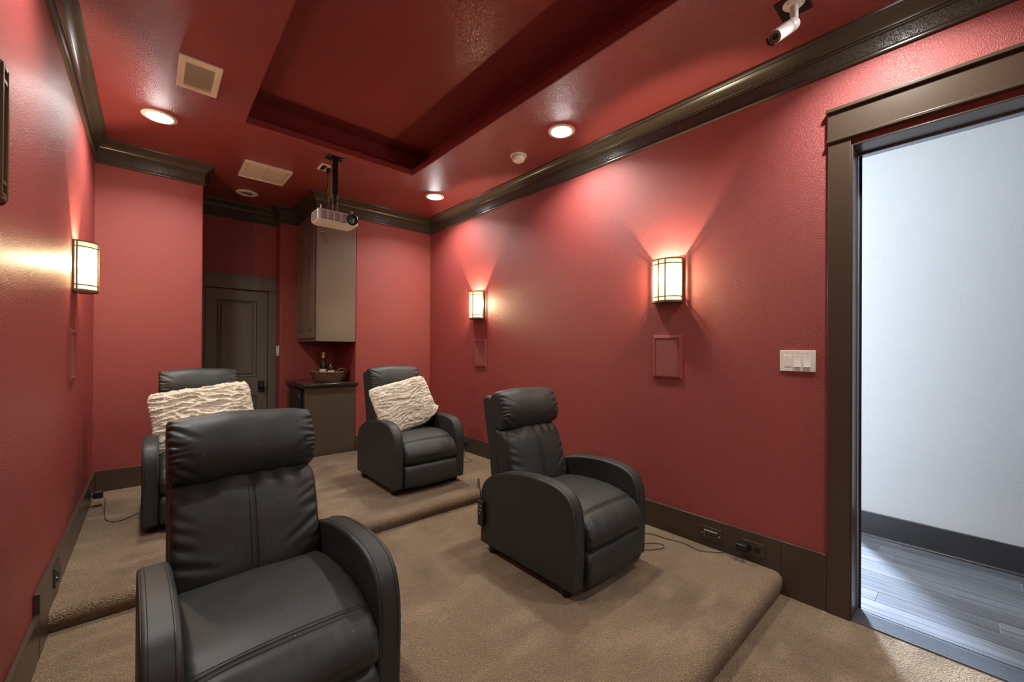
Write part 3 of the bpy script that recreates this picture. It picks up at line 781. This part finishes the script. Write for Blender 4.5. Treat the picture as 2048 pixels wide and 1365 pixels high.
# projector on its pole
pj = tag(empty('projector', (1.185, 3.69, 2.503)), 'white projector with a green lens hanging upside down from a black ceiling pole', 'projector')
bw, bd, bh = .168, .118, .048
body = obj('housing', boxes((-bw, bw, -bd, bd-.045, -bh, bh)), 'projwhite', pj, bevel=.014)
obj('lower_shell', prism([(-bw+.01, -bh), (bw-.01, -bh), (bw-.03, -bh-.012), (-bw+.03, -bh-.012)], 'y', -bd+.012, bd-.057), 'projwhite', pj, bevel=.004)
so = None
for g in range(4):
    for k in range(9):
        x = -bw+.030+g*.054; z = bh-.018-k*.0084
        if so is None:
            so = obj('vent_slot', boxes((-.022, .022, -.0015, .0015, -.0017, .0017)), 'slot', pj); o = so
        else: o = so.copy(); C.objects.link(o); o.parent = pj
        o.location = (x+.022, -bd-.0003, z)
so2 = None
for g in range(3):
    for k in range(9):
        if so2 is None: so2 = obj('vent_slot', boxes((-.0015, .0015, -.020, .020, -.0018, .0018)), 'slot', pj); o = so2
        else: o = so2.copy(); C.objects.link(o); o.parent = pj
        o.location = (-bw-.0003, -.075+g*.048, bh-.018-k*.0084)
obj('maker_mark', boxes((.018, .048, -bd-.001, -bd+.001, -.040, -.034)), 'slot', pj)
ml = Matrix.Translation((.110, -bd+.002, -.002)) @ Matrix.Rotation(PI/2, 4, 'X')
obj('lens_surround', lathe([(.053, -.01), (.053, .004), (.050, .008), (.047, .006)], 40, mtx=ml, cap=False), 'projwhite', pj, smooth=True, angle=35)
lb = obj('lens_barrel', lathe([(.050, .0), (.050, .016), (.046, .020), (.040, .018), (.037, .004)], 40, mtx=ml, cap=False), 'blackplastic', pj, smooth=True, angle=35)
obj('lens_glass', lathe([(.038, .006), (.028, .012), (.012, .015), (.0001, .016)], 32, mtx=ml, cap=False), 'greenglass', lb, smooth=True)
obj('mount_frame', boxes((-.10, .13, -.07, .07, bh+.004, bh+.012), (-.14, .15, -.012, .004, bh+.008, bh+.016), (-.11, -.10, -.09, .09, bh+.008, bh+.016), (.11, .12, -.09, .09, bh+.008, bh+.016)), 'black', pj, bevel=.001)
for px, py in ((-.135, -.09), (-.06, .09), (.12, -.09), (.15, .05)):
    obj('mount_screw', lathe([(.001, bh), (.006, bh), (.006, bh+.022), (.009, bh+.022), (.009, bh+.030), (.001, bh+.030)], 12, mtx=Matrix.Translation((px, py, 0))), 'steel', pj, smooth=True, angle=40)
ztop = ZT-2.503
pole = obj('pole', boxes((-.024, .024, -.020, .020, bh+.09, ztop-.004)), 'black', pj, bevel=.004)
obj('edge_rail', boxes((-.0265, -.0235, -.021, .021, bh+.14, ztop-.02), (.0235, .0265, -.021, .021, bh+.14, ztop-.02)), 'steel', pole)
obj('pole_yoke', boxes((-.020, -.014, -.022, .022, bh+.012, bh+.17), (.014, .020, -.022, .022, bh+.012, bh+.17), (-.020, .020, -.022, .022, bh+.010, bh+.018)), 'steel', pole, bevel=.001)
for sx in (-1, 1):
    for zz in (.155, .18, ztop-.075-bh, ztop-.10-bh, ztop-.055-bh):
        obj('bolt', lathe([(.001, 0), (.007, 0), (.007, .009), (.001, .009)], 8, mtx=Matrix.Translation((sx*.026, -.004, bh+zz)) @ Matrix.Rotation(sx*PI/2, 4, 'Y')), 'steel', pole)
obj('ceiling_plate', boxes((-.065, .065, -.055, .055, ztop-.006, ztop)), 'black', pj, bevel=.001)
for sx in (-1, 1):
    for sy in (-1, 1): obj('screw', lathe([(.001, -.006), (.007, -.006), (.008, 0)], 10, mtx=Matrix.Translation((sx*.052, sy*.044, ztop-.006)), cap=False), 'steel', pj)
obj('tied_cable', tube(catmull([(-.10, .06, -bh-.01), (-.09, .04, -bh-.045), (-.105, .03, -bh-.065), (-.085, .03, -bh-.10), (-.070, .03, -bh-.15), (-.055, .03, -bh-.165), (-.045, .03, -bh-.14), (-.06, .03, -bh-.095), (-.095, .03, -bh-.06), (-.06, .04, -bh-.03), (-.04, .05, -bh-.008)], 7), .0022, 7), 'cord', pj, smooth=True)
obj('cable_tie', boxes((-.103, -.078, .018, .04, -bh-.068, -bh-.058)), 'cordgrey', pj, bevel=.003)
wp = tag(empty('outlet_plate', (1.190, 3.93, ZT)), 'cream electrical plate on the ceiling behind the projector pole', 'outlet')
obj('cover_plate', boxes((-.062, .055, -.075, .075, -.007, 0)), 'almond', wp, bevel=.002)
obj('socket', boxes((-.045, -.008, -.055, .055, -.0095, -.006)), 'slot', wp, bevel=.002)
obj('plug', boxes((.000, .034, -.030, .020, -.045, -.006)), 'blackplastic', wp, bevel=.004)
tag(obj('hanging_cable', tube(catmull([(1.200, 3.925, 3.0), (1.195, 3.90, 2.9), (1.165, 3.86, 2.78), (1.140, 3.82, 2.68), (1.112, 3.78, 2.60), (1.10, 3.73, 2.565)], 8), .003, 7), 'cord', smooth=True), 'thin dark cable hanging from the ceiling plate down to the projector', 'cable', 'projector cables')
tag(obj('hanging_cable', tube(catmull([(1.212, 3.915, 3.0), (1.200, 3.87, 2.9), (1.165, 3.80, 2.78), (1.163, 3.76, 2.70), (1.15, 3.75, 2.62), (1.145, 3.73, 2.565)], 8), .0026, 7), 'cordgrey', smooth=True), 'thin grey cable running close beside the projector pole', 'cable', 'projector cables')

# security camera
sc = tag(empty('security_camera', (2.275, .555, ZT)), 'white bullet security camera on a black square plate at the right of the ceiling', 'camera')
obj('mounting_square', boxes((-.052, .095, -.055, .070, -.004, 0)), 'black', sc)
obj('base_disc', lathe([(.001, -.003), (.044, -.003), (.045, -.009), (.038, -.017), (.018, -.022), (.001, -.024)], 32), 'white', sc, smooth=True, angle=50)
for k in range(3):
    a = .6+k*2*PI/3; obj('screw', lathe([(.001, 0), (.0045, 0), (.0045, -.0035), (.001, -.004)], 10, mtx=Matrix.Translation((.034*math.cos(a), .034*math.sin(a), -.014))), 'slot', sc)
obj('arm', tube(catmull([(0, 0, -.015), (.004, 0, -.04), (.010, 0, -.066), (.008, .002, -.082)], 6), lambda t: .019-.004*t, 16), 'white', sc, smooth=True)
ax = Vector((-.165, .062, -.135)).normalized()
p0 = Vector((.010, .004, -.098))
q = Vector((0, 0, 1)).rotation_difference(ax).to_matrix().to_4x4()
mt = Matrix.Translation(p0-ax*.012) @ q @ Matrix.Diagonal((.89, .89, 1.0, 1))
obj('elbow', lathe([(.001, -.011), (.011, -.011), (.013, 0), (.011, .011), (.001, .011)], 16, mtx=Matrix.Translation((.009, .004, -.088)) @ Matrix.Rotation(PI/2, 4, 'X')), 'white', sc, smooth=True, angle=50)
obj('barrel', lathe([(.001, 0), (.024, 0), (.031, .006), (.033, .012), (.033, .055), (.0325, .056), (.0325, .058), (.033, .059), (.033, .172), (.030, .1722)], 36, mtx=mt, cap=False), 'white', sc, smooth=True, angle=35)
obj('seam_ring', lathe([(.0331, .0555), (.0332, .0575)], 36, mtx=mt, cap=False), 'slot', sc)
fc = obj('front_face', lathe([(.030, .170), (.029, .165), (.001, .165)], 36, mtx=mt, cap=False), 'grey', sc, smooth=True, angle=35)
obj('lens', lathe([(.014, .165), (.014, .168), (.011, .169), (.010, .167), (.001, .1685)], 24, mtx=mt, cap=False), 'blackplastic', fc, smooth=True, angle=40)
for k in range(12):
    a = 2*PI*k/12; obj('infrared_lamp', lathe([(.0028, .165), (.002, .1675), (.0001, .168)], 8, mtx=mt @ Matrix.Translation((.0215*math.cos(a), .0215*math.sin(a), 0)), cap=False), 'steel', fc)
# sun visor: an arched sheet over the top, sticking out in front
hv = mt.to_3x3().inverted() @ (R_*-.75-U_*.65); a0 = math.atan2(hv.y, hv.x)
bm = bmesh.new(); g = []
for i in range(21):
    a = a0-PI*.26+PI*.52*i/20
    g.append([bm.verts.new(mt @ Vector((r*math.cos(a), r*math.sin(a), z))) for r, z in ((.0335, .060), (.0335, .186), (.0345, .186), (.0345, .060))])
for a, b in zip(g, g[1:]):
    for k in range(4): bm.faces.new((a[k], a[(k+1) % 4], b[(k+1) % 4], b[k]))
obj('sun_visor', bm, 'blackplastic', sc, smooth=True, angle=40)
obj('maker_mark', boxes((-.0025, .0025, -.0003, .0003, -.018, .018)), 'slot', sc).matrix_local = mt @ Matrix.Rotation(PI*.28, 4, 'Z') @ Matrix.Translation((0, .0331, .13))

# ------------------------------------------------------------------ switches and outlets
sw = tag(empty('light_switch', (XR, .6345, 1.3265), PI/2), 'wide ivory three-rocker switch plate beside the doorway casing', 'switch')
obj('cover_plate', boxes((-.084, .084, 0, .007, -.059, .059)), 'ivory', sw, bevel=.003)
for k, x in enumerate((-.046, 0, .046)):
    bm = bmesh.new(); t = -1 if k == 2 else 1
    if k == 2: box(bm, x-.0165, x+.0165, .006, .0085, -.033, .033)
    else: prism([(.006, -.033), (.0135, -.033), (.008, .0), (.0075, .033), (.006, .033)], 'x', x-.0165, x+.0165, bm)
    obj('rocker', bm, 'ivory' if k == 2 else 'white', sw, bevel=.001)
bm = bmesh.new()
for x in (-.046, 0, .046):
    for z in (-.049, .049): lathe([(.001, 0), (.003, 0), (.003, .002), (.001, .002)], 8, bm, Matrix.Translation((x, .0065, z)) @ Matrix.Rotation(-PI/2, 4, 'X'))
obj('screw', bm, 'almond', sw)
sw2 = tag(empty('light_switch', (1.128, 5.50, 1.345), -PI/2), 'narrow white switch plate on the red return beside the dark door', 'switch')
sw2.rotation_euler = (0, 0, PI/2)
obj('cover_plate', boxes((-.060, .060, 0, .006, -.060, .060)), 'ivory', sw2, bevel=.002)
obj('rocker', boxes((-.040, -.008, .005, .010, -.033, .033)), 'white', sw2, bevel=.001); obj('rocker', boxes((.008, .040, .005, .010, -.033, .033)), 'white', sw2, bevel=.001)

def plate(name, x, y, z, sgn, hw, hh, label, cat, kind):
    """brown plates let into the baseboards; local +y points into the room"""
    o = empty(name, (x, y, z), PI/2 if sgn > 0 else -PI/2)
    obj('cover_plate', boxes((-hw, hw, 0, .006, -hh, hh)), 'platebrown', o, bevel=.002)
    if kind == 'louvre':
        for k in range(4):
            zz = -hh+.024+k*(2*hh-.044)/3.4
            bm = prism([(.006, -.004), (.013, -.003), (.012, .001), (.006, .005)], 'x', -hw*.62, hw*.62)
            obj('louvre', bm, 'platebrown', o, loc=(0, 0, zz))
        for sx in (-1, 1): obj('screw', lathe([(.001, 0), (.0045, 0), (.0045, .006), (.001, .008)], 10, mtx=Matrix.Translation((sx*hw*.80, .005, -sx*.002)) @ Matrix.Rotation(-PI/2, 4, 'X')), 'steel', o)
    else:
        for sx in (-1, 1):
            bm = lathe([(.001, 0), (.017, 0), (.017, .0025), (.001, .003)], 20, mtx=Matrix.Translation((sx*.022, .005, 0)) @ Matrix.Rotation(-PI/2, 4, 'X'))
            s_ = obj('socket', bm, 'blackplastic', o, smooth=True, angle=40)
    tag(o, label, cat)
    return o
plate('step_light', XR-.0195, 1.09, .205, 1, .066, .045, 'brown louvred step light plate in the right baseboard', 'light', 'louvre')
plate('wall_outlet', XR-.0195, .848, .206, 1, .061, .040, 'brown double outlet in the right baseboard with a charger plugged in', 'outlet', 'outlet')
plate('step_light', XL+.020, 2.86, .312, -1, .068, .045, 'brown step light plate in the left baseboard near the carpet step', 'light', 'louvre')
plate('wall_outlet', XL+.020, 4.23, .315, -1, .05, .045, 'brown outlet in the left baseboard at the rear holding a black plug', 'outlet', 'outlet')
plate('wall_outlet', XR-.020, 3.80, .300, 1, .058, .040, 'brown outlet in the right baseboard at the far corner behind the recliner', 'outlet', 'outlet')
def charger(x, y, z, sgn, label, s_=1):
    o = empty('power_adapter', (x, y, z), PI/2 if sgn > 0 else -PI/2)
    obj('body', boxes((-.030*s_, .030*s_, .010, .055*s_, -.022*s_, .024*s_)), 'blackplastic', o, bevel=.006)
    obj('neck', lathe([(.001, 0), (.014, 0), (.012, .012), (.001, .012)], 14, mtx=Matrix.Rotation(-PI/2, 4, 'X')), 'blackplastic', o, smooth=True, angle=40)
    return tag(o, label, 'charger', 'black power adapters')
def cord(parent, pts):
    o = obj('cord', tube(catmull(pts, 8), .0020, 7), 'cord', smooth=True)
    bpy.context.view_layer.update(); o.parent = parent; o.matrix_parent_inverse = parent.matrix_world.inverted()
c1 = charger(XR-.0255, .895, .207, 1, 'black power adapter in the right baseboard outlet near the doorway, cord running to the recliner')
c2 = charger(XL+.029, 4.23, .300, -1, 'black power adapter in the left baseboard outlet at the rear', 1.1)
c3 = charger(XR-.026, 3.80, .300, 1, 'black power adapter in the far corner outlet of the right baseboard', .8)
cord(c1, [(2.645, .925, .205), (2.655, .96, .175), (2.655, 1.0, .135), (2.63, 1.05, .1245), (2.58, 1.12, .1245), (2.60, 1.24, .1245), (2.575, 1.33, .1245), (2.55, 1.46, .1245), (2.44, 1.55, .1245), (2.30, 1.60, .1245), (2.235, 1.55, .1245), (2.30, 1.38, .1245), (2.42, 1.29, .1245), (2.475, 1.31, .1245), (2.44, 1.37, .1245), (2.32, 1.44, .1245), (2.23, 1.50, .1245)])
cord(c2, [(-.262, 4.20, .295), (-.245, 4.12, .27), (-.24, 4.0, .225), (-.225, 3.86, .2155), (-.18, 3.78, .2155), (-.12, 3.80, .2155), (-.06, 3.88, .2155)])
cord(c3, [(2.635, 3.78, .29), (2.62, 3.74, .25), (2.58, 3.68, .2155), (2.52, 3.58, .2155), (2.52, 3.46, .2155), (2.44, 3.42, .2155), (2.30, 3.50, .2155), (2.10, 3.60, .2155)])
